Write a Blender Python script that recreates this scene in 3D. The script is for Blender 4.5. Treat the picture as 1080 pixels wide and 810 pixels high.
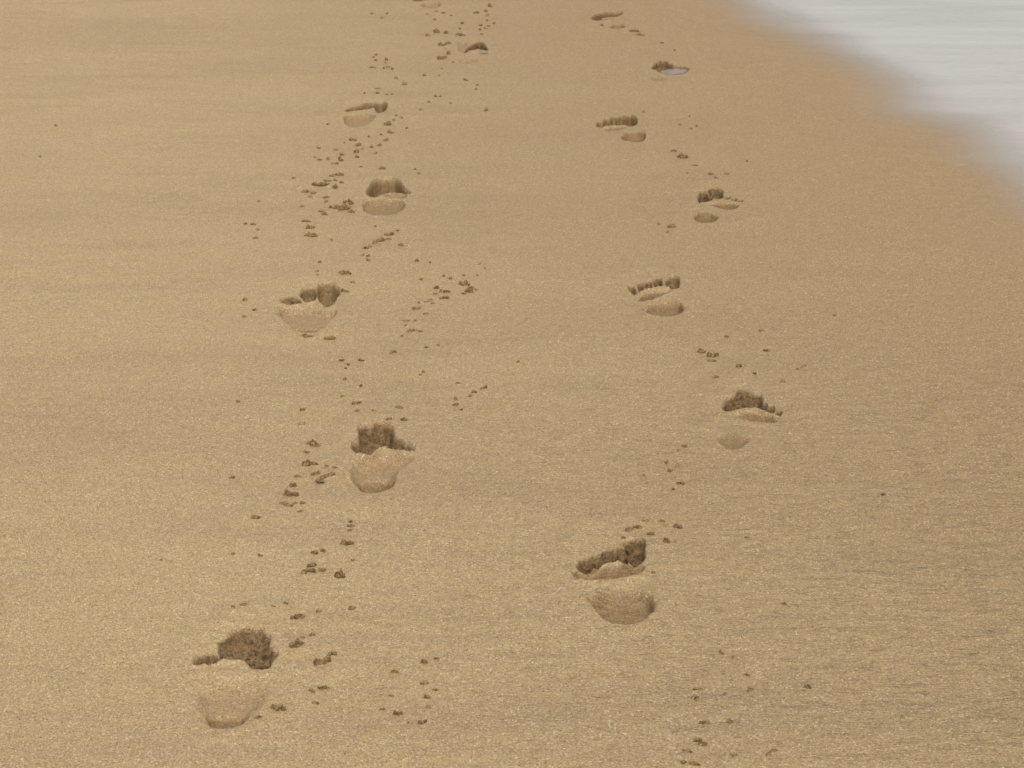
import bpy, math, random
import numpy as np
R = math.radians
rnd = random.Random(7)
for o in list(bpy.data.objects): bpy.data.objects.remove(o)
S = bpy.context.scene
C = S.collection
# ---------------------------------------------------------------- camera
FPX, PITCH, H = 2116.0, R(22.0), 1.25          # focal length in pixels of a 1080 wide picture
cd = bpy.data.cameras.new('camera'); cam = bpy.data.objects.new('camera', cd); C.objects.link(cam)
cd.sensor_width = 36; cd.lens = FPX/1080*36; cd.clip_start = 0.05; cd.clip_end = 3000
cam.location = (0, 0, H); cam.rotation_euler = (math.pi/2-PITCH, 0, 0)
S.camera = cam
cd.dof.use_dof = True; cd.dof.focus_distance = 3.1; cd.dof.aperture_fstop = 30.0
# ---------------------------------------------------------------- light
SUN_EL, SUN_AZ = R(60), R(168)                   # azimuth measured clockwise from +Y
w = bpy.data.worlds.new('World'); S.world = w; w.use_nodes = True
nt = w.node_tree; bg = nt.nodes['Background']
sky = nt.nodes.new('ShaderNodeTexSky'); sky.sky_type = 'NISHITA'; sky.sun_disc = False
sky.sun_elevation = SUN_EL; sky.sun_rotation = SUN_AZ; sky.dust_density = 5.0; sky.air_density = 1.0; sky.ozone_density = 1.0
hs = nt.nodes.new('ShaderNodeHueSaturation'); hs.inputs['Saturation'].default_value = 0.04
nt.links.new(sky.outputs[0], hs.inputs['Color']); nt.links.new(hs.outputs[0], bg.inputs['Color'])
bg.inputs['Strength'].default_value = 0.15
sd = bpy.data.lights.new('sun', 'SUN'); sun = bpy.data.objects.new('sun', sd); C.objects.link(sun)
sd.energy = .64; sd.angle = R(25); sd.color = (1.0, 0.95, 0.87)
sun.rotation_euler = (math.pi/2-SUN_EL, 0, math.pi-SUN_AZ)
S.view_settings.view_transform = 'Standard'; S.view_settings.look = 'None'
S.view_settings.gamma = 1; S.view_settings.use_curve_mapping = False
S.view_settings.exposure = 0.23
S.render.engine = 'CYCLES'
# ---------------------------------------------------------------- helpers
def gnd(px, py, z=0.0):
    """a point of the photograph -> the place on the ground it shows"""
    x = (px-540)/FPX; u = (405-py)/FPX
    Y = math.cos(PITCH)+u*math.sin(PITCH); Z = -math.sin(PITCH)+u*math.cos(PITCH)
    t = (z-H)/Z
    return (x*t, Y*t)
def pxm(py):                                     # pixels of the photograph per metre across, at that row
    x0, y0 = gnd(540, py)
    return FPX/(y0*math.cos(PITCH)+H*math.sin(PITCH))
_rs = np.random.RandomState(11); _P = _rs.permutation(4096); _A = _rs.rand(4096)*2*np.pi
_GX, _GY = np.cos(_A), np.sin(_A)
def perlin(x, y, s=0):
    xi = np.floor(x).astype(np.int64); yi = np.floor(y).astype(np.int64)
    fx = x-xi; fy = y-yi
    u = fx*fx*fx*(fx*(fx*6-15)+10); v = fy*fy*fy*(fy*(fy*6-15)+10)
    def g(i, j, dx, dy):
        h = _P[(_P[(xi+i+s*57) & 4095]+yi+j+s*131) & 4095]
        return _GX[h]*dx+_GY[h]*dy
    a = g(0,0,fx,fy)*(1-u)+g(1,0,fx-1,fy)*u; b = g(0,1,fx,fy-1)*(1-u)+g(1,1,fx-1,fy-1)*u
    return (a*(1-v)+b*v)*1.5
def fbm(x, y, s=0, n=3):
    r = 0; a = 1.0
    for k in range(n):
        r = r+a*perlin(x*2**k, y*2**k, s+k*3); a *= .5
    return r
def sst(t):
    t = np.clip(t, 0, 1); return t*t*(3-2*t)
def chaikin(P, n=2, closed=True):
    P = [tuple(p) for p in P]
    for _ in range(n):
        Q = []
        m = len(P) if closed else len(P)-1
        if not closed: Q.append(P[0])
        for i in range(m):
            a, b = P[i], P[(i+1) % len(P)]
            Q += [(a[0]*.75+b[0]*.25, a[1]*.75+b[1]*.25), (a[0]*.25+b[0]*.75, a[1]*.25+b[1]*.75)]
        if not closed: Q.append(P[-1])
        P = Q
    return P
def inside(P, X, Y):
    r = np.zeros(X.shape, bool); n = len(P)
    for i in range(n):
        (x0, y0), (x1, y1) = P[i], P[(i+1) % n]
        if y0 == y1: continue
        r ^= ((y0 > Y) != (y1 > Y)) & (X < (x1-x0)*(Y-y0)/(y1-y0)+x0)
    return r
def segdist(a, b, X, Y):
    dx, dy = b[0]-a[0], b[1]-a[1]; L = dx*dx+dy*dy+1e-12
    t = np.clip(((X-a[0])*dx+(Y-a[1])*dy)/L, 0, 1)
    return np.hypot(X-a[0]-t*dx, Y-a[1]-t*dy)
def ell(cx, cy, rx, ry, n=10):
    return [(cx+rx*math.cos(2*math.pi*k/n), cy+ry*math.sin(2*math.pi*k/n)) for k in range(n)]
def tag(o, label=None, cat=None, group=None, kind=None):
    if label: o['label'] = label
    if cat: o['category'] = cat
    if group: o['group'] = group
    if kind: o['kind'] = kind
    return o
# ---------------------------------------------------------------- where the water begins
WL_PX = [(742, -14), (800, 22), (868, 62), (915, 98), (985, 128), (1030, 170), (1085, 232)]
WL = [gnd(*p) for p in WL_PX]
WL = [(-60, 420), (-9, 70), (-1.2, 16), (.15, 9.5)]+WL+[(1.35, 3.3), (1.75, 1.6), (2.9, -2.5), (9, -20), (60, -150), (140, -420)]
WL = chaikin(WL, 2, False)
def waterside(X, Y):                             # metres right of (+) or left of (-) the water's edge
    d = np.full(X.shape, 1e9)
    for a, b in zip(WL[:-1], WL[1:]): d = np.minimum(d, segdist(a, b, X, Y))
    ys = np.array([p[1] for p in WL][::-1]); xs = np.array([p[0] for p in WL][::-1])
    return np.where(X > np.interp(Y, ys, xs), d, -d)
# ---------------------------------------------------------------- footprints, outlines read off the photograph
# print: (zoom origin x, y, factor), what it is, features
# pit: (part, outline, depth, near wall width, far wall width, roughness, damp with painted shade)
T, B, Hh = 'toe_print', 'ball_print', 'heel_print'
PRINTS = [
 dict(z=(160,620,4.5), c=(255,715), label='nearest footprint at bottom left, wide crumbly toe hole with a dark round hollow', side='left trail', n='nearest left-trail footprint', pits=[
   (Hh,[(195,425),(300,412),(560,415),(580,440),(570,520),(510,605),(430,668),(330,700),(250,680),(205,600)],.010,.034,.045,.15,.28),
   (Hh,[(240,590),(300,560),(440,560),(490,585),(430,655),(340,692),(265,665)],.012,.010,.03,.2,.85),
   (T,[(318,345),(325,300),(300,250),(350,228),(375,190),(430,178),(520,176),(556,205),(572,262),(602,300),(588,330),(562,382),(520,392),(468,378),(440,350),(390,335)],.022,.004,.026,1.0,.70),
   (T,[(440,330),(470,285),(560,295),(575,340),(558,384),(500,390),(455,368)],.016,.004,.014,.3,.95),
   (T,[(192,354),(212,322),(262,300),(318,296),(335,340),(308,366),(220,373)],.024,.003,.014,.8,.85)],
   crests=[([(190,376),(260,372),(330,352),(385,350),(430,345),(445,372)],.004,.004),([(200,405),(330,402),(480,415),(560,405)],.0025,.010)]),
 dict(z=(320,420,5.786), c=(402,485), label='second nearest footprint of the left trail, deep dark toe hole above a smooth round heel', side='left trail', n='second left-trail footprint', pits=[
   (Hh,[(300,385),(380,350),(490,300),(600,330),(682,342),(650,405),(575,440),(575,500),(530,562),(440,592),(365,584),(304,548),(280,470)],.013,.016,.024,.12,.25),
   (Hh,[(318,500),(345,455),(440,435),(545,450),(570,490),(550,548),(480,584),(410,590),(345,562)],.015,.007,.03,.12,.85),
   (T,[(290,300),(298,262),(335,245),(332,200),(348,155),(400,158),(440,138),(500,133),(545,162),(555,222),(600,255),(660,272),(688,303),(668,332),(600,322),(520,306),(490,291),(440,327),(380,347),(320,337)],.034,.004,.026,.75,.85),
   (T,[(300,302),(340,240),(480,225),(500,270),(485,290),(430,327),(378,349),(322,338)],.010,.004,.03,.2,.9)],
   crests=[([(330,345),(385,356),(440,334),(490,297),(540,306),(610,328),(672,338)],.004,.0035)]),
 dict(z=(570,540,5.786), c=(648,612), label='nearest right-trail footprint with crumbly toe row and round heel', side='right trail', n='nearest right-trail footprint', pits=[
   (B,[(203,372),(235,345),(280,372),(350,350),(430,322),(500,316),(600,300),(642,310),(628,362),(560,398),(440,414),(330,420),(238,418)],.018,.004,.028,.3,.85),
   (T,[(200,326),(240,290),(290,268),(322,300),(330,345),(300,372),(262,374)],.017,.003,.014,1.0,.8),
   (T,[(285,272),(340,236),(392,250),(402,320),(352,352),(318,350)],.018,.003,.014,1.1,.8),
   (T,[(350,236),(430,205),(470,225),(480,318),(420,324),(385,322)],.019,.003,.015,1.1,.8),
   (T,[(430,205),(492,188),(530,205),(548,312),(480,320),(455,300)],.020,.003,.016,1.1,.8),
   (T,[(505,185),(530,160),(600,148),(648,166),(640,285),(620,314),(548,312),(520,280)],.024,.004,.020,1.1,.85),
   (Hh,[(295,530),(330,465),(430,435),(600,440),(665,465),(692,520),(690,590),(650,652),(570,694),(450,690),(380,655),(325,595)],.020,.004,.045,.12,.66)],
   crests=[([(225,372),(285,374),(350,352),(430,322),(500,318),(560,330)],.005,.004),([(255,428),(400,426),(550,412),(625,385)],.003,.006),([(208,370),(245,408),(330,410)],-.006,.0035),([(240,360),(290,378),(350,352)],-.004,.003),([(297,533),(370,592),(430,630),(480,640),(540,640)],-.006,.003),([(540,668),(630,650),(680,600),(692,560)],-.004,.004)]),
 dict(z=(730,380,7.367), c=(792,432), label='second nearest footprint of the right trail, fan of toe pits over a faint brown heel', side='right trail', n='second right-trail footprint', pits=[
   (B,[(330,425),(400,395),(500,400),(600,425),(672,458),(655,488),(580,480),(450,482)],.014,.006,.026,.2,.85),
   (T,[(225,375),(250,310),(270,288),(330,258),(345,213),(400,212),(440,238),(530,248),(548,280),(560,335),(520,382),(470,372),(410,358),(390,382),(310,414),(255,395)],.020,.004,.022,1.1,.8),
   (T,[(506,345),(545,312),(588,332),(578,386),(514,380)],.026,.002,.005,.3,.9),
   (T,[(576,374),(602,343),(645,360),(638,413),(576,407)],.026,.002,.005,.3,.9),
   (T,[(645,400),(680,377),(704,405),(676,443),(643,430)],.022,.002,.005,.3,.9),
   (Hh,[(172,600),(220,558),(340,545),(450,560),(492,600),(440,665),(360,712),(262,705),(185,658)],.007,.018,.045,.1,.62)],
   crests=[([(225,425),(310,420),(400,385),(500,388),(590,418),(665,448)],.004,.004),([(240,440),(400,488),(520,505)],.0025,.008)]),
 dict(z=(270,270,8.1), c=(328,322), label='third nearest footprint of the left trail, dark big toe hollow at its upper right', side='left trail', n='third left-trail footprint', pits=[
   (Hh,[(178,488),(235,440),(400,436),(530,440),(600,465),(690,430),(690,500),(605,585),(560,642),(460,668),(360,652),(270,590)],.012,.008,.015,.15,.28),
   (Hh,[(280,552),(400,560),(600,556),(560,640),(460,656),(370,640)],.011,.006,.03,.3,.85),
   (T,[(530,345),(515,262),(555,213),(640,215),(705,250),(722,322),(690,352),(660,412),(600,442),(560,416)],.030,.004,.024,.5,.8),
   (T,[(365,335),(388,282),(450,243),(512,258),(528,300),(515,372),(440,402),(390,362)],.024,.004,.022,.7,.75),
   (T,[(203,388),(222,355),(262,345),(330,345),(380,350),(398,408),(320,428),(250,432)],.015,.004,.020,1.1,.7)],
   crests=[([(205,420),(320,438),(440,412),(520,388),(560,425)],.004,.004),([(180,492),(250,525),(300,572),(360,578)],-.004,.003)]),
 dict(z=(640,270,10.12), c=(692,312), label='third nearest footprint of the right trail with five separate toe dents and a clear heel', side='right trail', n='third right-trail footprint', pits=[
   (B,[(318,452),(400,402),(560,372),(660,352),(712,372),(580,432),(480,477),(400,487),(340,484)],.018,.004,.026,.3,.95),
   (T,[(622,232),(700,216),(772,220),(782,300),(772,342),(730,362),(620,330)],.018,.004,.016,.7,.8),
   (T,[(485,250),(550,210),(602,250),(592,322),(580,348),(508,346)],.022,.003,.016,.8,.85),
   (T,[(398,265),(470,248),(492,320),(470,352),(408,352)],.020,.003,.016,.6,.85),
   (T,[(318,300),(370,270),(402,300),(402,372),(338,392)],.017,.003,.014,.8,.8),
   (T,[(232,300),(290,305),(332,402),(310,417),(238,372)],.014,.004,.014,.7,.7),
   (Hh,[(376,565),(450,518),(600,470),(772,455),(828,560),(792,612),(700,656),(600,662),(480,645),(400,606)],.020,.004,.035,.1,.8)],
   crests=[([(320,425),(420,378),(510,360),(590,348),(660,352)],.005,.004),([(430,500),(580,450),(730,385)],.002,.006),([(378,568),(430,610),(500,635),(600,648),(700,645),(790,605),(822,565)],-.006,.0035),([(330,465),(400,478),(470,468)],-.005,.004),([(240,330),(280,385),(315,415)],-.005,.0035)]),
 dict(z=(340,80,5.067), c=(408,205), label='fourth nearest footprint of the left trail, dark bean-shaped toe hole over a smooth heel', side='left trail', n='fourth left-trail footprint', pits=[
   (Hh,[(205,672),(300,655),(430,655),(445,690),(430,722),(380,753),(225,748)],.012,.006,.024,.1,.55),
   (B,[(325,632),(400,632),(460,636),(440,655),(340,652)],.008,.003,.01,.2,.5),
   (T,[(230,622),(258,580),(275,556),(330,545),(400,540),(422,570),(442,598),(478,620),(462,636),(400,626),(330,624),(300,652),(250,647)],.042,.004,.024,.4,.85)],
   crests=[([(240,655),(300,660),(335,632),(400,632),(460,642)],.004,.004)]),
 dict(z=(340,80,5.067), c=(385,118), label='fifth nearest footprint of the left trail, round grey toe hollow at its right', side='left trail', n='fifth left-trail footprint', pits=[
   (Hh,[(108,225),(130,205),(280,195),(290,215),(250,265),(200,283),(125,277)],.013,.006,.022,.1,.45),
   (T,[(268,150),(300,130),(347,138),(347,182),(310,202),(283,190)],.032,.004,.020,.3,.8),
   (T,[(118,187),(140,163),(200,156),(225,135),(275,140),(282,172),(200,182),(130,197)],.016,.004,.022,.8,.75)],
   crests=[([(115,203),(200,190),(275,180)],.003,.005)]),
 dict(z=(610,100,5.4), c=(656,135), label='fourth nearest footprint of the right trail, arched row of toes and small oval heel', side='right trail', n='fourth right-trail footprint', pits=[
   (T,ell(129,168,30,21),.018,.002,.010,.3,.85),(T,ell(166,158,31,25),.022,.002,.012,.3,.85),(T,ell(206,150,32,30),.024,.002,.014,.4,.85),(T,ell(248,146,33,33),.026,.002,.016,.4,.85),(T,[(264,118),(290,110),(335,126),(338,168),(300,182),(262,176)],.030,.003,.016,.4,.9),
   (B,[(140,190),(210,183),(290,180),(240,199),(160,208)],.012,.004,.012,.3,.6),
   (Hh,[(235,236),(280,208),(370,203),(392,240),(355,273),(255,267)],.018,.004,.025,.1,.8)],
   crests=[([(120,188),(200,181),(290,179)],.003,.004)]),
 dict(z=(610,100,5.4), c=(756,214), label='fifth nearest footprint of the right trail with three small round toe dents on its right', side='right trail', n='fifth right-trail footprint', pits=[
   (T,[(680,560),(700,540),(735,555),(775,575),(760,607),(700,622),(680,607)],.022,.004,.018,1.0,.85),
   (T,[(735,535),(765,520),(805,528),(830,550),(828,592),(775,594),(745,565)],.018,.004,.018,1.0,.75),
   (T,ell(849,587,16,10),.024,.0015,.004,.2,.95),(T,ell(887,597,16,10),.024,.0015,.004,.2,.95),(T,ell(924,605,13,11),.022,.0015,.004,.2,.95),
   (B,[(735,622),(820,612),(928,622),(890,658),(800,648)],.016,.003,.018,.2,.95),
   (Hh,[(650,692),(700,662),(805,690),(790,731),(680,731)],.013,.006,.02,.1,.9)],
   crests=[([(700,625),(780,606),(860,606),(930,618)],.003,.004)]),
 dict(z=(420,0,9), c=(497,50), label='second farthest left-trail footprint, dark branching toe scrape with pale lip', side='left trail', n='second farthest left-trail footprint', pits=[
   (B,[(545,410),(590,385),(680,380),(650,500),(560,505)],.007,.02,.03,.3,.3),
   (T,[(618,512),(635,462),(690,418),(755,388),(805,395),(875,492),(800,478),(740,462),(665,503)],.022,.004,.020,1.0,.9),
   (B,[(745,488),(800,498),(858,505),(868,520),(790,522)],.012,.003,.01,.2,.8),
   (Hh,[(550,560),(660,540),(780,555),(725,614),(600,618)],.009,.008,.05,.1,.3)],
   crests=[([(640,520),(740,475),(850,500)],.003,.006)]),
 dict(z=(420,0,9), c=(450,4), label='farthest footprint of the left trail, heel oval half cut by the top edge', side='left trail', n='farthest left-trail footprint', pits=[
   (T,[(115,-25),(180,-50),(330,-60),(350,-30),(240,5),(150,16)],.022,.004,.020,.8,.8),
   (Hh,[(195,45),(230,12),(400,-8),(414,60),(345,92),(255,87)],.014,.006,.05,.15,.4)], crests=[]),
 dict(z=(600,0,6.75), c=(641,20), label='farthest footprint of the right trail, thin curved toe line above grey heel', side='right trail', n='farthest right-trail footprint', pits=[
   (T,[(154,125),(200,94),(280,80),(370,76),(392,100),(310,118),(225,128),(214,148),(163,143)],.034,.003,.012,.6,.95),
   (B,[(175,136),(250,126),(330,124),(300,138),(200,144)],.008,.003,.01,.2,.6),
   (Hh,[(282,186),(340,162),(412,180),(390,210),(290,210)],.016,.005,.02,.1,.7)], crests=[]),
 dict(z=(600,0,6.75), c=(704,70), label='second farthest right-trail footprint, brown toe hollow holding a little water', side='right trail', n='puddled right-trail footprint', pits=[
   (B,[(612,490),(650,468),(740,458),(868,478),(840,512),(760,530),(672,524)],.014,.006,.006,.1,.9),
   (T,[(582,487),(608,443),(660,422),(740,446),(745,466),(690,488),(620,492)],.016,.004,.022,.9,.85),
   (Hh,[(565,552),(640,540),(725,550),(700,580),(590,580)],.005,.01,.03,.1,.5)], crests=[]),
]
def conv(z, P): return [gnd(z[0]+x/z[2], z[1]+y/z[2]) for x, y in P]
# ---------------------------------------------------------------- sand height, one grid with close lines where the prints lie
def lines(segs):
    out = [segs[0][0]]
    for a, b, st in segs:
        n = max(1, int(round((b-a)/st))); out += list(np.linspace(a, b, n+1)[1:])
    return out
def grow(a, st, lim, k=1.25):
    out = []; s = st; x = a
    while abs(x) < lim:
        s *= k; x += s if st > 0 else 0
        out.append(x)
    return out
xs_in = lines([(-1.9,-.56,.012),(-.56,.60,.0018),(.60,1.9,.010)])
r_ = [];  s = .012; x = 1.9
while x < 420: s *= 1.22; x += s; r_.append(x)
XS = np.array([-v for v in r_[::-1]]+xs_in+r_)
iv = []
for p in PRINTS:
    for ft in p['pits']:
        q = conv(p['z'], ft[1]); iv.append((min(v[1] for v in q)-.025, max(v[1] for v in q)+.025))
iv.sort(); mg = [list(iv[0])]
for a, b in iv[1:]:
    if a <= mg[-1][1]+.03: mg[-1][1] = max(mg[-1][1], b)
    else: mg.append([a, b])
segs = []; y = 1.75
for a, b in mg:
    segs.append((y, a, .007)); f = .0020 if a < 3.6 else .0026
    segs.append((a, b, f)); y = b
segs.append((y, 7.2, .01))
ys_in = lines(segs)
f_ = []; s = .012; x = 7.2
while x < 420: s *= 1.22; x += s; f_.append(x)
b_ = []; s = .012; x = 1.75
while x > -420: s *= 1.22; x -= s; b_.append(x)
YS = np.array(b_[::-1]+ys_in+f_)
NX, NY = len(XS), len(YS)
X, Y = np.meshgrid(XS, YS)
print('grid', NX, NY, NX*NY)
# natural undulation
near = np.exp(-np.maximum(0, np.hypot(X, Y-4)-6)/6)
Z = .0016*fbm(X*2.2, Y*3.5, 1, 3)*near + .0007*fbm(X*14, Y*34, 2, 3)*near
Z += .00035*fbm(X*60, Y*160, 5, 2)*near
WS = waterside(X, Y)
Z -= .008*sst((WS+.62)/.62)+np.where(WS > 0, .02*WS, 0)*sst(WS/.8)
Z += np.where(WS < -1.5, .02*(-WS-1.5), 0)*sst((-WS-1.5)/6)*np.where(np.hypot(X, Y) > 9, 1, 0)*sst((np.hypot(X, Y)-9)/20)
DAMP = np.zeros_like(Z); CRUMB = np.zeros_like(Z)
LAB = np.zeros((NY-1, NX-1), np.int32)
wx = .0022*fbm(X*38, Y*38, 7, 2); wy = .0030*fbm(X*34, Y*50, 9, 1)
rough = np.abs(fbm(X*75, Y*75, 12, 4)); rough2 = fbm(X*120, Y*200, 15, 2)
part_of = [None]
def box(P, m):
    x0, x1 = min(v[0] for v in P)-m, max(v[0] for v in P)+m
    y0, y1 = min(v[1] for v in P)-m, max(v[1] for v in P)+m
    return (slice(np.searchsorted(YS, y0), np.searchsorted(YS, y1)), slice(np.searchsorted(XS, x0), np.searchsorted(XS, x1)))
for pi, p in enumerate(PRINTS):
    # a slight mound of pushed-up sand round every print
    allp = [q for ft in p['pits'] for q in conv(p['z'], ft[1])]
    cx = sum(q[0] for q in allp)/len(allp); cy = sum(q[1] for q in allp)/len(allp)
    ry = (max(q[1] for q in allp)-min(q[1] for q in allp))/2; rx = (max(q[0] for q in allp)-min(q[0] for q in allp))/2
    p['base'] = (cx, cy)
    sl = box([(cx-rx, cy-ry), (cx+rx, cy+ry)], .12)
    q = np.hypot((X[sl]-cx)/(rx+.02), (Y[sl]-cy)/(ry+.02))
    Z[sl] += .0028*np.exp(-((q-1.0)/.28)**2)*(1+.5*fbm(X[sl]*30, Y[sl]*30, 20+pi, 2))
    for (part, poly, dep, wn, wf, rg, dm) in p['pits']:
        P = chaikin(conv(p['z'], poly), 2)
        area = sum(P[i][0]*P[(i+1) % len(P)][1]-P[(i+1) % len(P)][0]*P[i][1] for i in range(len(P)))
        sl = box(P, .012)
        k = .4+.45*rg
        xx = X[sl]+wx[sl]*k; yy = Y[sl]+wy[sl]*k
        ins = inside(P, xx, yy)
        bins = {}
        for i in range(len(P)):
            a, b = P[i], P[(i+1) % len(P)]
            L = math.hypot(b[0]-a[0], b[1]-a[1])+1e-9; sg = 1 if area > 0 else -1
            ny = -(b[0]-a[0])/L*sg; nx = (b[1]-a[1])/L*sg             # outward normal
            far = .5+.5*ny
            wd = wn+(wf-wn)*float(sst(np.array((far-.35)/.65)))
            q_ = int(round(math.atan2(ny, nx)/(math.pi/4))) % 8
            d_ = segdist(a, b, xx, yy)/wd
            bins[q_] = np.minimum(bins[q_], d_) if q_ in bins else d_
        fac = np.ones(xx.shape)
        for d_ in bins.values():
            d_ = np.minimum(d_, 1)
            fac *= (1-(1-d_)**2.0)
        fac = np.where(ins, fac, 0)
        sh = fac if wf < .03 else sst(fac*.92)/float(sst(np.array(.92)))
        rr = 0*rough[sl]
        CRUMB[sl] = np.maximum(CRUMB[sl], min(1, rg**1.5)*sst(fac*4))
        Z[sl] += -dep*sh + rr*sst(fac*3)
        DAMP[sl] = np.maximum(DAMP[sl], dm*sst(fac*(3 if wf < .03 else 1.6)))  # damp sand in the pits, its tint also painting the shade of hollows
        fc = ins[:-1, :-1] & ins[1:, 1:] & ins[1:, :-1] & ins[:-1, 1:]
        key = len(part_of); part_of.append((pi, part))
        sub = LAB[sl[0].start:sl[0].stop-1, sl[1].start:sl[1].stop-1]
        sub[fc] = key
    for (line, hh, wd) in p.get('crests', []):
        L = chaikin(conv(p['z'], line), 2, False)
        sl = box(L, .03)
        d = np.full(X[sl].shape, 9.0)
        for a, b in zip(L[:-1], L[1:]): d = np.minimum(d, segdist(a, b, X[sl]+wx[sl], Y[sl]+wy[sl]))
        Z[sl] += hh*np.exp(-(d/wd)**2)*(.8+.6*rough[sl])
        if hh < 0: DAMP[sl] = np.maximum(DAMP[sl], .9*np.exp(-(d/wd/1.2)**2))  # shadow line of the groove painted into the damp mask
# cracked, lifted crust beside the second left print and thin scuffs elsewhere
for line, hh, wd in [([(330,488),(345,487),(360,492),(372,505)],.003,.004), ([(338,508),(350,503),(357,497),(372,510),(382,517)],.0035,.004),
                     ([(313,199),(335,195),(348,197)],.003,.004), ([(340,226),(352,222),(362,219),(369,214)],.004,.004),
                     ([(345,362),(360,365),(368,372)],.002,.003), ([(298,344),(310,352),(318,357)],.002,.003), ([(663,655),(676,652),(690,647)],.003,.004)]:
    L = chaikin([gnd(*q) for q in line], 2, False); sl = box(L, .03); d = np.full(X[sl].shape, 9.0)
    for a, b in zip(L[:-1], L[1:]): d = np.minimum(d, segdist(a, b, X[sl]+wx[sl], Y[sl]+wy[sl]))
    Z[sl] += hh*np.exp(-(d/wd)**2)*(.5+rough[sl])
WET = sst((WS+.30+.10*fbm(X*1.3, Y*2.2, 30, 3))/.62)
SOAK = sst((WS+1.5+.25*fbm(X*.9, Y*1.1, 33, 2))/1.4)
DRYN = sst((-WS-.75+.3*fbm(X*.7, Y*1.3, 36, 2))/1.3)
DAMP = np.maximum(DAMP, 0)
def zat(x, y):
    i = min(max(np.searchsorted(YS, y), 1), NY-1); j = min(max(np.searchsorted(XS, x), 1), NX-1)
    return float(Z[i, j])
# vertex normals of the whole sheet, so that prints and beach shade as one surface
t_ = Y+Z*1.1
t_ = Y+Z*1.6
lump = np.abs(fbm(X*62, t_*80, 61, 3))-.3
fine_ = fbm(X*140, t_*190, 64, 1)
dn = CRUMB*(lump*.0125+fine_*.0022)
wall = sst(-Z/.012)
X3 = X+CRUMB*wall*.0012*fbm(X*80, t_*80, 67, 1); Y3 = Y-dn*.75*wall; Z3 = Z+dn*(.35+.35*wall)
def dd(a, ax): return np.gradient(a, axis=ax)
U = np.stack([dd(X3, 1), dd(Y3, 1), dd(Z3, 1)], -1); V = np.stack([dd(X3, 0), dd(Y3, 0), dd(Z3, 0)], -1)
NRM = np.cross(U, V); del U, V
NRM /= np.linalg.norm(NRM, axis=-1, keepdims=True)
VID = np.arange(NX*NY).reshape(NY, NX)
Q = np.stack([VID[:-1, :-1], VID[:-1, 1:], VID[1:, 1:], VID[1:, :-1]], -1).reshape(-1, 4)
LF = LAB.reshape(-1)
CO = np.stack([X3, Y3, Z3], -1).reshape(-1, 3); NF = NRM.reshape(-1, 3)
ATT = {'damp': DAMP.reshape(-1), 'wet': WET.reshape(-1), 'soak': SOAK.reshape(-1), 'crumb': CRUMB.reshape(-1), 'dryness': DRYN.reshape(-1)}  # damp carries real damp and the painted shade of pits and grooves
def sheet(name, quads, mat, origin=(0, 0, 0)):
    u, inv = np.unique(quads.reshape(-1), return_inverse=True)
    me = bpy.data.meshes.new(name)
    me.vertices.add(len(u)); me.vertices.foreach_set('co', (CO[u]-np.array(origin)).astype(np.float32).reshape(-1))
    n = len(quads); me.loops.add(n*4); me.loops.foreach_set('vertex_index', inv.astype(np.int32).reshape(-1))
    me.polygons.add(n); me.polygons.foreach_set('loop_start', np.arange(0, n*4, 4, dtype=np.int32))
    me.polygons.foreach_set('use_smooth', np.ones(n, bool))
    for k, v in ATT.items():
        a = me.attributes.new(k, 'FLOAT', 'POINT'); a.data.foreach_set('value', v[u].astype(np.float32))
    me.update(); me.validate()
    me.normals_split_custom_set_from_vertices(NF[u].astype(np.float32))
    me.materials.append(mat)
    o = bpy.data.objects.new(name, me); C.objects.link(o); return o
# ---------------------------------------------------------------- materials
def newmat(name):
    m = bpy.data.materials.new(name); m.use_nodes = True
    return m, m.node_tree, m.node_tree.nodes['Principled BSDF']
def nd(t, kind, **kw):
    n = t.nodes.new(kind)
    for k, v in kw.items(): setattr(n, k, v)
    return n
def noise(t, vec, scale, detail=2, rough=.5):
    n = nd(t, 'ShaderNodeTexNoise'); n.inputs['Scale'].default_value = scale
    n.inputs['Detail'].default_value = detail; n.inputs['Roughness'].default_value = rough
    t.links.new(vec, n.inputs['Vector']); return n.outputs['Fac']
def mp(t, vec, sc, loc=(0, 0, 0)):
    n = nd(t, 'ShaderNodeMapping'); n.inputs['Scale'].default_value = sc; n.inputs['Location'].default_value = loc
    t.links.new(vec, n.inputs['Vector']); return n.outputs[0]
def math_(t, op, a, b=None, clamp=False):
    n = nd(t, 'ShaderNodeMath', operation=op); n.use_clamp = clamp
    for i, v in enumerate((a, b)):
        if v is None: continue
        if isinstance(v, (int, float)): n.inputs[i].default_value = v
        else: t.links.new(v, n.inputs[i])
    return n.outputs[0]
def rng(t, v, a, b, c=0, d=1):
    n = nd(t, 'ShaderNodeMapRange'); t.links.new(v, n.inputs[0])
    for i, x in enumerate((a, b, c, d)): n.inputs[i+1].default_value = x
    return n.outputs[0]
def mix(t, f, a, b, mode='MIX'):
    n = nd(t, 'ShaderNodeMix', data_type='RGBA', blend_type=mode)
    for s_, v in ((n.inputs[0], f), (n.inputs[6], a), (n.inputs[7], b)):
        if isinstance(v, (int, float)): s_.default_value = v
        elif isinstance(v, tuple): s_.default_value = v+(1,)
        else: t.links.new(v, s_)
    return n.outputs[2]
def att(t, name):
    n = nd(t, 'ShaderNodeAttribute', attribute_name=name); return n.outputs['Fac']
DRY = (.341, .237, .114)
DAMP_SHADE_C = (.180, .102, .037)  # damp sand, darkened further to paint shade in the hollows
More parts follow.
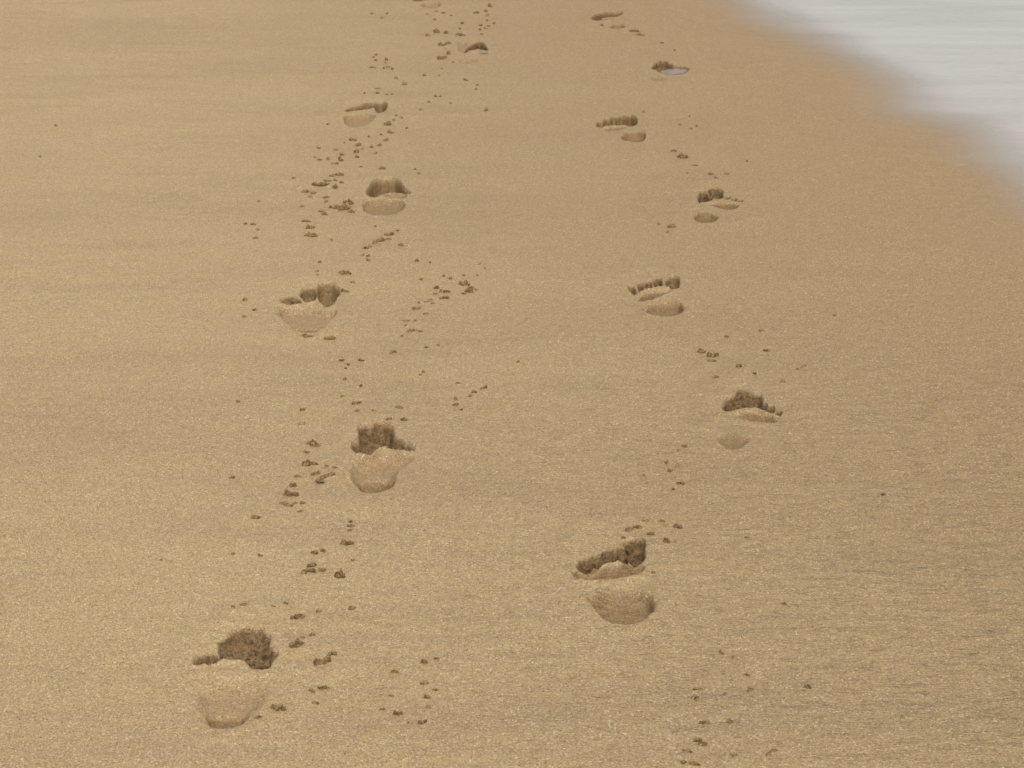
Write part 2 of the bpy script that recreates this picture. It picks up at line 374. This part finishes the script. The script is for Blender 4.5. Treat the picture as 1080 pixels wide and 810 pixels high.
def grain_nodes(t, P):
    """speckle of single sand grains: value multiplier colour and a height"""
    v = nd(t, 'ShaderNodeTexVoronoi'); v.inputs['Scale'].default_value = 620; t.links.new(P, v.inputs['Vector'])
    sep = nd(t, 'ShaderNodeSeparateColor'); t.links.new(v.outputs['Color'], sep.inputs[0])
    return v, sep.outputs[0], sep.outputs[1]
def sand_material():
    m, t, b = newmat('beach sand')
    geo = nd(t, 'ShaderNodeNewGeometry'); P = geo.outputs['Position']
    v, r1, r2 = grain_nodes(t, P)
    damp, wet, soak = att(t, 'damp'), att(t, 'wet'), att(t, 'soak')
    # broad damp bands lying along the beach, as in the photograph
    band = noise(t, mp(t, P, (.55, 2.3, 1)), 1.0, 4, .55)
    band = rng(t, band, .42, .68)
    blot = noise(t, mp(t, P, (2.2, 8, 1), (5, 2, 0)), 1.0, 4, .6)
    blot = rng(t, blot, .50, .74)
    streak = rng(t, noise(t, mp(t, P, (3.0, 45, 1), (1, 7, 0)), 1.0, 3, .6), .55, .8)
    dry = mix(t, band, DRY, (.312, .210, .104))
    dry = mix(t, math_(t, 'MULTIPLY', blot, .7), dry, (.268, .188, .096))
    dry = mix(t, math_(t, 'MULTIPLY', streak, .35), dry, (.262, .188, .096))
    hue = noise(t, P, 14, 3)
    dry = mix(t, rng(t, hue, .35, .7, 0, .30), dry, (.327, .217, .096))
    dry = mix(t, att(t, 'dryness'), dry, mix(t, 1.0, dry, (1.14, 1.15, 1.19), 'MULTIPLY'))
    col = mix(t, math_(t, 'MULTIPLY', soak, .85), dry, (.304, .198, .093))
    col = mix(t, math_(t, 'MULTIPLY', damp, .95), col, DAMP_SHADE_C)  # damp pit sand, with hollow and groove shade painted in
    # grains: pale quartz, brown, a few near-black
    g = rng(t, r1, 0, 1, .70, 1.28)
    gm = nd(t, 'ShaderNodeCombineColor')
    for i in range(3): t.links.new(g, gm.inputs[i])
    col = mix(t, 1.0, col, gm.outputs[0], 'MULTIPLY')
    dark = math_(t, 'GREATER_THAN', r2, .965); lite = math_(t, 'MULTIPLY', math_(t, 'LESS_THAN', r2, .045), math_(t, 'SUBTRACT', 1.0, math_(t, 'MULTIPLY', damp, .9)))
    col = mix(t, math_(t, 'MULTIPLY', dark, .6), col, (.09, .055, .03))
    col = mix(t, math_(t, 'MULTIPLY', lite, .45), col, (.75, .66, .48))
    fine = noise(t, P, 430, 2, .6)
    col = mix(t, 1.0, col, mix(t, fine, (.72, .71, .68), (1.28, 1.28, 1.30)), 'MULTIPLY')
    col = mix(t, math_(t, 'MULTIPLY', wet, .75), col, (.29, .178, .090))
    t.links.new(col, b.inputs['Base Color'])
    rg = rng(t, soak, 0, 1, .55, .60)
    rg = mix_f(t, wet, rg, .22)
    rg = mix_f(t, math_(t, 'MULTIPLY', damp, .5), rg, .7)
    t.links.new(rg, b.inputs['Roughness'])
    t.links.new(rng(t, wet, 0, 1, .56, .7), b.inputs['Specular IOR Level'])
    b.inputs['IOR'].default_value = 1.4
    # relief: grains, fine cross-beach ripple lines (strongest on the damp right side), small pits
    rip = noise(t, mp(t, P, (38, 300, 1)), 1.0, 3, .6)
    rip = math_(t, 'MULTIPLY', math_(t, 'ABSOLUTE', math_(t, 'SUBTRACT', rip, .5)), -1)
    side = math_(t, 'MAXIMUM', soak, .22)
    sepP = nd(t, 'ShaderNodeSeparateXYZ'); t.links.new(P, sepP.inputs[0])
    lowr = math_(t, 'MULTIPLY', rng(t, sepP.outputs[0], -.5, .6), rng(t, sepP.outputs[1], 3.6, 2.4))
    rs = math_(t, 'MULTIPLY', rip, math_(t, 'ADD', math_(t, 'MULTIPLY', lowr, .0045), math_(t, 'MULTIPLY', side, .0012)))
    h = math_(t, 'MULTIPLY', v.outputs['Distance'], -.28)
    h = math_(t, 'MULTIPLY', h, math_(t, 'SUBTRACT', 1.0, math_(t, 'MULTIPLY', wet, .97)))
    h = math_(t, 'ADD', math_(t, 'MULTIPLY', h, .0022), rs)
    f2 = math_(t, 'MULTIPLY', noise(t, P, 330, 3, .7), .0009)
    f2 = math_(t, 'MULTIPLY', f2, math_(t, 'SUBTRACT', 1.0, math_(t, 'MULTIPLY', wet, .98)))
    h = math_(t, 'ADD', h, f2)
    cr = math_(t, 'MULTIPLY', att(t, 'crumb'), math_(t, 'MULTIPLY', noise(t, P, 190, 3, .65), .007))
    h = math_(t, 'ADD', h, cr)
    ln = noise(t, mp(t, P, (26, 230, 1), (3, 1, 0)), 1.0, 2, .5)
    ln = math_(t, 'SUBTRACT', 1.0, math_(t, 'DIVIDE', math_(t, 'ABSOLUTE', math_(t, 'SUBTRACT', ln, .5)), .024), clamp=True)
    lm = rng(t, noise(t, mp(t, P, (22, 60, 1), (8, 1, 0)), 1.0, 2, .5), .42, .6)
    ln = math_(t, 'MULTIPLY', math_(t, 'MULTIPLY', ln, lm), math_(t, 'ADD', math_(t, 'MULTIPLY', lowr, .0013), .00015))
    h = math_(t, 'SUBTRACT', h, ln)
    bp = nd(t, 'ShaderNodeBump'); bp.inputs['Distance'].default_value = 1.0; bp.inputs['Strength'].default_value = .9
    t.links.new(h, bp.inputs['Height']); t.links.new(bp.outputs[0], b.inputs['Normal'])
    return m
def mix_f(t, f, a, b):
    n = nd(t, 'ShaderNodeMix', data_type='FLOAT')
    for s_, v in ((n.inputs[0], f), (n.inputs[2], a), (n.inputs[3], b)):
        if isinstance(v, (int, float)): s_.default_value = v
        else: t.links.new(v, s_)
    return n.outputs[0]
def clump_material(name, c0, c1):
    m, t, b = newmat(name)
    geo = nd(t, 'ShaderNodeNewGeometry'); P = geo.outputs['Position']
    v, r1, r2 = grain_nodes(t, P)
    col = mix(t, rng(t, noise(t, P, 230, 3, .6), .36, .64), c0, c1)
    g = rng(t, r1, 0, 1, .65, 1.3); gm = nd(t, 'ShaderNodeCombineColor')
    for i in range(3): t.links.new(g, gm.inputs[i])
    col = mix(t, 1.0, col, gm.outputs[0], 'MULTIPLY')
    t.links.new(col, b.inputs['Base Color']); b.inputs['Roughness'].default_value = .85
    b.inputs['Specular IOR Level'].default_value = .25
    bp = nd(t, 'ShaderNodeBump'); bp.inputs['Strength'].default_value = .9
    t.links.new(math_(t, 'MULTIPLY', noise(t, P, 420, 3, .7), .0035), bp.inputs['Height']); t.links.new(bp.outputs[0], b.inputs['Normal'])
    return m
def water_material(name, fade, milk_sheen):
    m, t, b = newmat(name); t.nodes.remove(b)
    out = t.nodes['Material Output']
    geo = nd(t, 'ShaderNodeNewGeometry'); P = geo.outputs['Position']
    wv = noise(t, mp(t, P, (1.2, 7, 1)), 1.0, 4, .55)
    w2 = noise(t, mp(t, P, (14, 60, 1)), 1.0, 2, .5)
    h = math_(t, 'ADD', math_(t, 'MULTIPLY', wv, .0006), math_(t, 'MULTIPLY', w2, .0004))
    bp = nd(t, 'ShaderNodeBump'); bp.inputs['Strength'].default_value = 1.0
    t.links.new(h, bp.inputs['Height'])
    fr = nd(t, 'ShaderNodeFresnel'); fr.inputs['IOR'].default_value = 1.36; t.links.new(bp.outputs[0], fr.inputs['Normal'])
    gl = nd(t, 'ShaderNodeBsdfGlossy'); gl.inputs['Roughness'].default_value = .14; t.links.new(bp.outputs[0], gl.inputs['Normal'])
    tr = nd(t, 'ShaderNodeBsdfTransparent'); tr.inputs['Color'].default_value = (.96, .97, .97, 1)
    df = nd(t, 'ShaderNodeBsdfDiffuse'); df.inputs['Color'].default_value = (.575, .55, .51, 1)
    m0 = nd(t, 'ShaderNodeMixShader')                                # thin silt and foam, plus pale sky reflection painted in as diffuse white
    mk = math_(t, 'MULTIPLY', math_(t, 'MULTIPLY', rng(t, wv, .36, .66, .84, 1.0), rng(t, noise(t, mp(t, P, (30, 60, 1)), 1.0, 4, .7), .3, .7, .93, 1.05)), milk_sheen)
    t.links.new(mk, m0.inputs[0]); t.links.new(tr.outputs[0], m0.inputs[1]); t.links.new(df.outputs[0], m0.inputs[2])
    m1 = nd(t, 'ShaderNodeMixShader'); t.links.new(fr.outputs[0], m1.inputs[0]); t.links.new(m0.outputs[0], m1.inputs[1]); t.links.new(gl.outputs[0], m1.inputs[2])
    if fade:
        tr2 = nd(t, 'ShaderNodeBsdfTransparent'); m2 = nd(t, 'ShaderNodeMixShader')
        t.links.new(att(t, 'film'), m2.inputs[0]); t.links.new(tr2.outputs[0], m2.inputs[1]); t.links.new(m1.outputs[0], m2.inputs[2])
        m1 = m2
    t.links.new(m1.outputs[0], out.inputs['Surface'])
    return m
SAND = sand_material()
CLUMPS = [clump_material('damp sand clump', (.092, .053, .020), (.29, .186, .084)), clump_material('drying sand clump', (.13, .080, .035), (.30, .205, .105))]
# ---------------------------------------------------------------- the setting
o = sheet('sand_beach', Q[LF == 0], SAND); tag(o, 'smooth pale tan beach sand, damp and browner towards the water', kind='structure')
# thin sheet of water washing up at the right
us = np.array([-.5, -.42, -.37, -.32, -.27, -.22, -.17, -.13, -.09, -.05, -.02, .01, .03, .06, .1, .15, .2, .26, .33, .41, .5, .62, .78, 1.0, 1.3, 1.7, 2.3, 3.2, 4.6, 7, 11, 18, 30, 60, 120, 250, 420])
wl = []
for a, b in zip(WL[:-1], WL[1:]):
    L = math.hypot(b[0]-a[0], b[1]-a[1]); n = max(1, int(L/.06)) if abs(a[1]) < 12 else 2
    wl += [(a[0]+(b[0]-a[0])*k/n, a[1]+(b[1]-a[1])*k/n) for k in range(n)]
wl.append(WL[-1])
wv = []; film = []
wa = np.array(wl)
for (x, y) in wl:
    for u_ in us:
        xx = x+u_+ .01; wv.append((xx, y, 0))
wv = np.array(wv)
wsd = waterside(wv[:, 0], wv[:, 1])
fl = sst((wsd+.07+.07*fbm(wv[:, 0]*1.6, wv[:, 1]*2.6, 41, 3))/.32)
zz = np.full(len(wv), -.0036)                     # level film; the beach falls away beneath it
wv[:, 2] = zz
n0, n1 = len(wl), len(us)
fa = [(i*n1+j, i*n1+j+1, (i+1)*n1+j+1, (i+1)*n1+j) for i in range(n0-1) for j in range(n1-1)]
me = bpy.data.meshes.new('water'); me.from_pydata([tuple(v) for v in wv], [], [f[::-1] for f in fa]); me.update()
a = me.attributes.new('film', 'FLOAT', 'POINT'); a.data.foreach_set('value', fl.astype(np.float32))
me.polygons.foreach_set('use_smooth', np.ones(len(me.polygons), bool))
flip = me.polygons[0].normal.z < 0
if flip: me.flip_normals()
me.materials.append(water_material('shallow wash', True, .80))
o = bpy.data.objects.new('water', me); C.objects.link(o); tag(o, 'thin grey-white wash of sea water reflecting a cloudy sky', kind='structure')
# ---------------------------------------------------------------- footprints: Empty > toe, ball and heel prints
for pi, p in enumerate(PRINTS):
    base = (p['base'][0], p['base'][1], 0.0)
    e = bpy.data.objects.new('footprint', None); C.objects.link(e); e.location = base; e.empty_display_size = .1
    tag(e, p['label'], 'footprint', 'bare footprints of the '+p['side'])
    keys = [k for k in range(1, len(part_of)) if part_of[k][0] == pi]
    done = {}
    for k in keys:
        part = part_of[k][1]
        # heel outlines nested in one another are one print; every toe dent is its own
        if part == Hh and Hh in done: continue
        ks = [q for q in keys if part_of[q][1] == Hh] if part == Hh else [k]
        done[part] = 1
        sel = np.isin(LF, ks)
        if not sel.any(): continue
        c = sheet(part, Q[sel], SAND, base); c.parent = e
# puddle lying in the print near the water
Pq = chaikin(conv((600, 0, 6.75), [(640,500),(690,486),(760,476),(850,482),(838,502),(760,520),(680,517)]), 2)
zc = -.0045
me = bpy.data.meshes.new('puddle'); n = len(Pq); cx = sum(q[0] for q in Pq)/n; cy = sum(q[1] for q in Pq)/n
me.from_pydata([(q[0]-cx, q[1]-cy, 0) for q in Pq]+[(0, 0, 0)], [], [(i, (i+1) % n, n) for i in range(n)]); me.update()
if me.polygons[0].normal.z < 0: me.flip_normals()
me.materials.append(water_material('puddle water', False, .18))
pu = bpy.data.objects.new('puddle', me); C.objects.link(pu); pu.location = (cx, cy, zc)
tag(pu, 'small shiny puddle lying in the second farthest right-trail footprint', 'puddle')
# ---------------------------------------------------------------- clumps and crumbs of sand (x, y, width, height in the photograph)
CL = """392,15,3,2 408.5,14.5,2.5,2.5 403,19,3,2 451,15.5,3,2 458.6,21,3,3 467.8,14,4,2 460,12.6,4,1.5 476,16.7,2.5,2 502,14,5,2.5 516.4,7,4,4
512,12.3,4,2.5 514,17.3,3.5,3 513.5,22,2.5,2.5 487.5,25,3,3 485,30.5,2.5,2 507,27,4,2 515,27.7,5,2 512,30,3,2 521,25,3,2 506,31.4,3,2 507.8,37,2.5,2
450.7,37.5,4,2.5 460.6,34,6,5.5 470.5,35,5,3.5 485.6,37.5,10,3 466,48,8,2.5 473,47,6,4 466.6,62,10,3.5 473,58,4,4 478,67,2,3 397,58,3,2 393.7,60,2.5,2
396.4,63.7,3,2 407.5,63.3,3.5,3 406.6,66,2.5,2 393,71.3,8,2 408.8,70.7,4,2 414,73.3,3,2.5 405,72,2.5,2 417.4,83.3,3,3 447.8,79.7,4,3 426,89.5,4,3
491,84.6,5,2 503,89.8,2.5,2 502,94.4,2.5,2 459,102,3,2.5 464.4,102,2.5,3 452,107.7,3,2 475,109,3,1.5 512.7,116.7,4,3 463,80,2,2 466,72.6,2,2
398,99.6,4,3 384.5,100,2.5,2 413,100.3,3,2 408,101,3,2 398,94,6,1.5
372.2,148.5,6.5,3 377.7,153.7,5,3 376,160.4,5,4 376.7,165.6,4,2.5 382.6,157.4,2,2 353.7,158,4,2 360.4,163,4,2.5 359.3,169,5,5 353,172.5,6,2 346,168,4,3
337,168.2,5,2 332,166,3,2 335.6,157,3,3.5 363.3,151,2,2 392,155.5,4,2.5 396.2,161.4,3,2 400.4,153.7,4,3 388.8,145,2.5,3 402,143,3,2 408.5,132.5,7,4
411.5,140.4,6,3 407,148.5,5,2 418,123.3,2.5,2 415,127.8,3,2 423.8,124.8,2.5,2 429,136,2.5,2 403,179,6,4 437.7,179.3,3,2 441.9,184,3.5,2.5 380.4,176,4,1.5
443,116,2.5,3 345.5,131.8,2.5,2
358,184.8,8,3.5 350.7,186,4.5,3 353.7,190.7,4,2.5 360.4,193,4.5,3 346.3,191.5,6,2.5 342.6,191,3,2 331.5,196,5,4 341,196.2,11,2.5 353,198.6,5,4.5
322.3,202.6,7,2.5 327,208,4.5,2.5 331,203.8,5,2 344,208.5,6,2.5 310.4,188,3,2 273,213.4,3,2 259,236,4,2 266.7,236.4,5.5,2 272,243,4,2.5 269.6,251.5,5,2
319,218,4,2.5 344,213.2,4,2.5 323,233.8,9,2.5 327.4,241,8,4 328,249.3,12,4.5 349.6,253.4,3,2 337.3,276.7,3.5,3 335,287,3,2 361,220,16,4 364,214,4.5,3
369.6,216,6,5 371,224.8,7,4 340.7,223.4,9,2 342,226.6,6,2 349,219,4,2.5 396,239.6,2.5,2
413.3,247.8,4,4 408,248.5,6,3 408,252.7,8,2 400.7,255,8,4 394.8,257,4,4 390.4,260.4,4,3 386.2,262.3,5,3 388.4,270.3,3.5,2.5 388,275,3.5,3 383,269.3,3,2
419.6,244,4,2 423,259.6,5,3.5 439.7,275.5,4.5,3 453.6,277,2.5,2 444,295,3.5,2.5 468,291.5,3,2.5 475,293.7,4,2.5 489,290.4,3,2.5 506,279,3,2 511,283,2,2
503.4,290,2.5,2 489.6,299.6,11,4 497,303.6,6,2.5 494.8,307.5,8,4.5 489,309.7,5,2 502,305.5,2.5,2 469,307.8,10,3.5 468.4,314,10,3 460.4,304,5,4
459,310,5,1.5 449.6,318,5,2 453.6,316.5,4,2 456.3,320,4.5,1.5 442,319.3,3,2 439.7,325.3,9,3 449,330.4,5,2 427.7,338,7,2 438,338.4,3,2 427.4,343.3,3,2
434,349,9,3 443,349.6,5,2.5 423.8,354.5,3,2 415.6,371.4,5.5,3.5 412.7,373.6,3,2 446.3,393,3.5,2.5 443.3,396,3,2 462,364.4,3,2 449.7,366.2,4,1.5
483,404.4,4,2 512.2,409.3,4,3.5 508.5,410,3,2 500.4,414.4,5,3 496.2,417.8,4.5,2.5 480.4,421.5,4,3.5 480.4,427,6,3.5 486.7,432.6,3.5,2 546.3,382,3.5,2.5
420.7,432,7,2.5 394,435,4.5,2.5 360,380.7,5,3 381.2,380.7,5,2.5 367.4,385.5,3.5,2.5 364.4,389.6,3.5,2 363.7,401.3,4,2.5 380.7,408,3.5,2.5 361,419,4,2
376.3,426.2,9.5,3.5 376.7,435,5,2.5 319.3,433.3,5,2.5 318.5,448,7,3 330.8,469.2,15,5 323.4,477.5,6,2.5 426,445.2,6,4 410,444,5.5,4
258,317,4.5,3.5 269,328.2,4,2.5 257.5,334.5,4,3 334.8,291,3,2 363.7,289,12,4 372.3,299,5,3 363.7,308.6,7.5,3.5 324.4,356,12,2.5 348,357.8,11,3.5
245,504.5,5,3 314,502.6,7,3 309,513,6,5 306.7,522.6,14,6 323,490.7,8,6 332,490.3,10,3.5 332.6,500.8,9,4 344.7,494.4,3.5,2.5 352.6,495,5,2 342.2,506.3,8,4
349.6,504,7,3.5 337.8,509.7,9,3 299.3,531.5,9,2.5 304.7,534,8,2.5 311,531.5,5,2.5 319.6,531.2,5,2.5 316.7,540,5,3 270.7,546.6,8.5,3 370,552.2,4,4
369.6,556,7,3 369,560,4.5,2.5 366,574.8,12,6 372.6,591.4,4.5,2.5 358.5,608.6,10,7.5 331.8,585,7,4 340.7,582.7,5,4 328.4,598.2,8.5,4 324.4,603.7,13,4.5
331,603.4,6,4 339,602.2,7,2.5 274.5,586.4,5,2.5 246,585.3,4.5,2.5 301.5,638,5.5,2.5 288.6,642,5,2 257,640.4,7,2.5 245.5,642.2,4.5,2.5 335.6,645.5,4.5,5
314,652.9,13,5.5 371.6,641,6.5,3 329.3,671,6,5 319,674.8,5,2.5 312.6,682.5,13,6 350.4,690,9,4 340,699.3,17,7 340.7,725.6,12,3 329,729.6,6,3.5 333,742,7,3
294,749.6,15,5 272.6,758,7,2.5 447.4,699.7,7,5 460.7,695.7,5.5,3 416.3,709.3,7,3 447.7,721.2,7.5,3 458.5,728,6,2 450,735.9,6,4.5 451.6,745.6,5.5,3
413,733.6,5,2 403.3,748,5.5,2.5 419.7,753,9.5,5 431.9,762.2,4.5,3 445.6,761.5,9,4
669,33,9,3 675,36.7,8,3 634.8,27.4,4,2.5 698,44.9,4.5,2 711.4,52.6,2.5,2 678.5,119.3,3,2.5 727.4,123,2,2 717,131.9,2.5,2 735,133,2.5,2 729,136.3,3,2
711,159.4,5.5,3 720,166.7,10,5 733,175,6.5,2 725,183.3,2.5,2 749.6,184.7,5,2 755.3,189.6,3.5,2.5 766,184.7,5,3 787.7,170.5,2.5,2 708,239,7,3 695,236.3,3.5,2
704,245,4,2 740.4,371.4,7,4 751.5,376,11,5 750.7,380.7,8,2.5 755.2,399,6,3 779.6,387.4,5,5 795.6,395.3,4.5,2.5 808.5,370,6.5,3.5 803,349,4.5,2.5
766.3,355.3,4.5,2.5 825.6,403.7,4.5,3 841,389.6,3.5,2 846,387,3,2 850,386,3,2 880.5,333,4,2 722,472,5.5,3 716,475.2,3.5,2 703,489,3.5,3 714,492.4,4,2.5
707,497.4,5,3 678.8,501.3,3.5,2 682,510.3,4,2 717.8,510.7,7,3.5 710.4,516.7,3,2.5 681.5,550.2,6.5,2 698,550.7,5.5,3 715,556.2,8.5,4.5 672.3,557.7,8,3.5
663.7,560,8,2.5 686.4,566,7,3.5 658,568.2,4.5,3 703,572.5,7,5.5 689,605,4.5,2.5 788,567,5,2 827,637.5,5,2 760.8,688.3,5,3.5 772,692.5,4.5,3 787.8,711.7,6,2.5
791.6,727.6,6,3 852,724.8,7,4.5 736,727.2,10,3 733.4,737,7.5,4.5 764.5,732.2,5,2 743.2,763,10,4.5 769.7,761.6,6,3 736.3,781.5,8,4 741.5,785,8,3 725,793,10,3
720.7,805.7,6,3 732.8,807,12,4 816.3,792.2,7,2.5 811,796.7,4.5,4.5 773.5,797.6,8,2 59,133,3,2.5 42.6,166,3,2 251.5,424.2,4.5,3 170,591.7,3,2.5"""
CL = [tuple(float(v) for v in s.split(',')) for s in CL.split()]
print('clumps', len(CL))
import bmesh
from mathutils import Vector, noise as mn
def lump_mesh(name, lobes, seed, mat, sub=3):
    """lumps of damp sand stuck together; unit size about 1, its flat side sunk a little in the ground"""
    verts = []; faces = []
    for (cx, cy, sx, sy, sz) in lobes:
        bm = bmesh.new(); bmesh.ops.create_icosphere(bm, subdivisions=sub, radius=.5)
        off = len(verts)
        for v in bm.verts:
            d = v.co.normalized()
            n = 1+.55*mn.noise(d*1.7+Vector((seed*3.1+cx*5, cy*5, 0)))+.28*mn.noise(d*4.3+Vector((seed, 7+cx, 1)))+.30*mn.noise(d*8+Vector((2, seed, 1)))+.22*mn.noise(d*17+Vector((2, seed, 5)))
            c = d*.5*n
            z = c.z*sz
            if z < 0: z *= .45
            verts.append((cx+c.x*sx, cy+c.y*sy, z))
        bm.verts.index_update()
        faces += [tuple(off+v.index for v in f.verts) for f in bm.faces]
        bm.free()
    me = bpy.data.meshes.new(name); me.from_pydata(verts, [], faces); me.update()
    me.polygons.foreach_set('use_smooth', np.ones(len(me.polygons), bool)); me.materials.append(mat)
    return me
ROUND = [lump_mesh('sand_crumb', [(0,0,1,1,1)], k, CLUMPS[0 if k % 3 else 1]) for k in range(7)]
LONG = [lump_mesh('sand_clump', l, 20+k, CLUMPS[0]) for k, l in enumerate([
   [(-.22,0,.62,.8,.9),(.2,.05,.66,.9,1)], [(-.3,.05,.45,.7,.8),(0,0,.5,.9,1),(.3,-.05,.45,.7,.75)], [(-.25,.2,.55,.6,1),(.15,-.1,.75,.7,.8),(.35,.15,.3,.4,.5)],
   [(0,0,1.0,.7,.9),(.3,.2,.4,.5,.7)]])]
BIG = [lump_mesh('sand_clump', l, 40+k, CLUMPS[0]) for k, l in enumerate([
   [(-.34,.05,.34,.5,.7),(-.12,-.08,.4,.6,1),(.14,.1,.42,.6,.9),(.36,-.02,.3,.45,.7),(0,.3,.3,.4,.5)],
   [(-.3,-.1,.42,.5,.9),(.02,.12,.4,.5,.8),(.28,-.05,.4,.6,1),(.42,.2,.2,.25,.4)],
   [(-.36,.1,.3,.4,.6),(-.15,.05,.34,.5,.9),(.1,-.05,.4,.5,1),(.36,-.12,.28,.4,.6)]])]
ORD = [p['n'] for p in PRINTS]
info = []
for (px, py, pw, ph) in CL:
    x, y = gnd(px, py); s = pxm(py)
    best = min(range(len(PRINTS)), key=lambda i: (x-PRINTS[i]['base'][0])**2+(y-PRINTS[i]['base'][1])**2)
    bx, by = PRINTS[best]['base']; dx, dy = (x-bx)*100, (y-by)*100
    info.append((px, py, pw, ph, x, y, s, best, dx, dy))
DIRS = ['right side', 'far right', 'far side', 'far left', 'left side', 'near left', 'near side', 'near right']
ORDW = ['', 'second ', 'third ', 'fourth ', 'fifth ', 'sixth ', 'seventh ', 'eighth ', 'ninth ', 'tenth ', 'eleventh ', 'twelfth ', 'thirteenth ', 'fourteenth ', 'fifteenth ', 'sixteenth ', 'seventeenth ', 'eighteenth ', 'nineteenth ', 'twentieth ']
sect = {}
for k, v in enumerate(info):
    d_ = DIRS[int(round(math.degrees(math.atan2(v[9], v[8]))/45)) % 8]
    sect.setdefault((v[7], d_, v[2] >= 5), []).append((math.hypot(v[8], v[9]), k))
NAME = {}
for (b_, d_, big_), l in sect.items():
    for n_, (_, k) in enumerate(sorted(l)): NAME[k] = (ORDW[n_], d_, ORD[b_])
for k, (px, py, pw, ph, x, y, s, best, dx, dy) in enumerate(info):
    W = pw/s; Hgt = min(ph/s*.85, W*.75)
    if pw < 5: me = rnd.choice(ROUND)
    elif pw < 9: me = rnd.choice(LONG)
    else: me = rnd.choice(BIG)
    big = pw >= 5
    o = bpy.data.objects.new('sand_clump' if big else 'sand_crumb', me); C.objects.link(o)
    o.location = (x, y, zat(x, y)-.0004)
    o.rotation_euler = (0, 0, rnd.uniform(-.5, .5)+rnd.choice((0, math.pi)))
    D = max(W*rnd.uniform(.5, .8), Hgt)
    o.scale = (W*1.15, D*1.2, Hgt*2.1)
    ow, dw, fw = NAME[k]
    if big:
        kind = 'long crumbly' if pw >= 9 else ('low flat' if ph/pw < .45 else 'knobbly')
        tag(o, '%s sand clump, %sclosest to the %s on its %s' % (kind, ow, fw, dw), 'sand clump', 'clumps of damp sand kicked up by feet')
    else:
        tag(o, 'tiny sand crumb, %sclosest to the %s on its %s' % (ow, fw, dw), 'sand crumb', 'tiny crumbs of sand scattered along the trails')
# one dark pebble on the damp sand at the right
m, t, b = newmat('dark wet stone'); b.inputs['Base Color'].default_value = (.022, .032, .030, 1); b.inputs['Roughness'].default_value = .45
me = lump_mesh('pebble', [(0, 0, 1, .85, .7)], 77, m)
o = bpy.data.objects.new('pebble', me); C.objects.link(o); x, y = gnd(931.5, 521.7); s = pxm(521.7)
o.location = (x, y, zat(x, y)); o.scale = (4/s, 4/s, 4/s)
tag(o, 'tiny dark grey pebble alone on the bare damp sand at right', 'pebble')
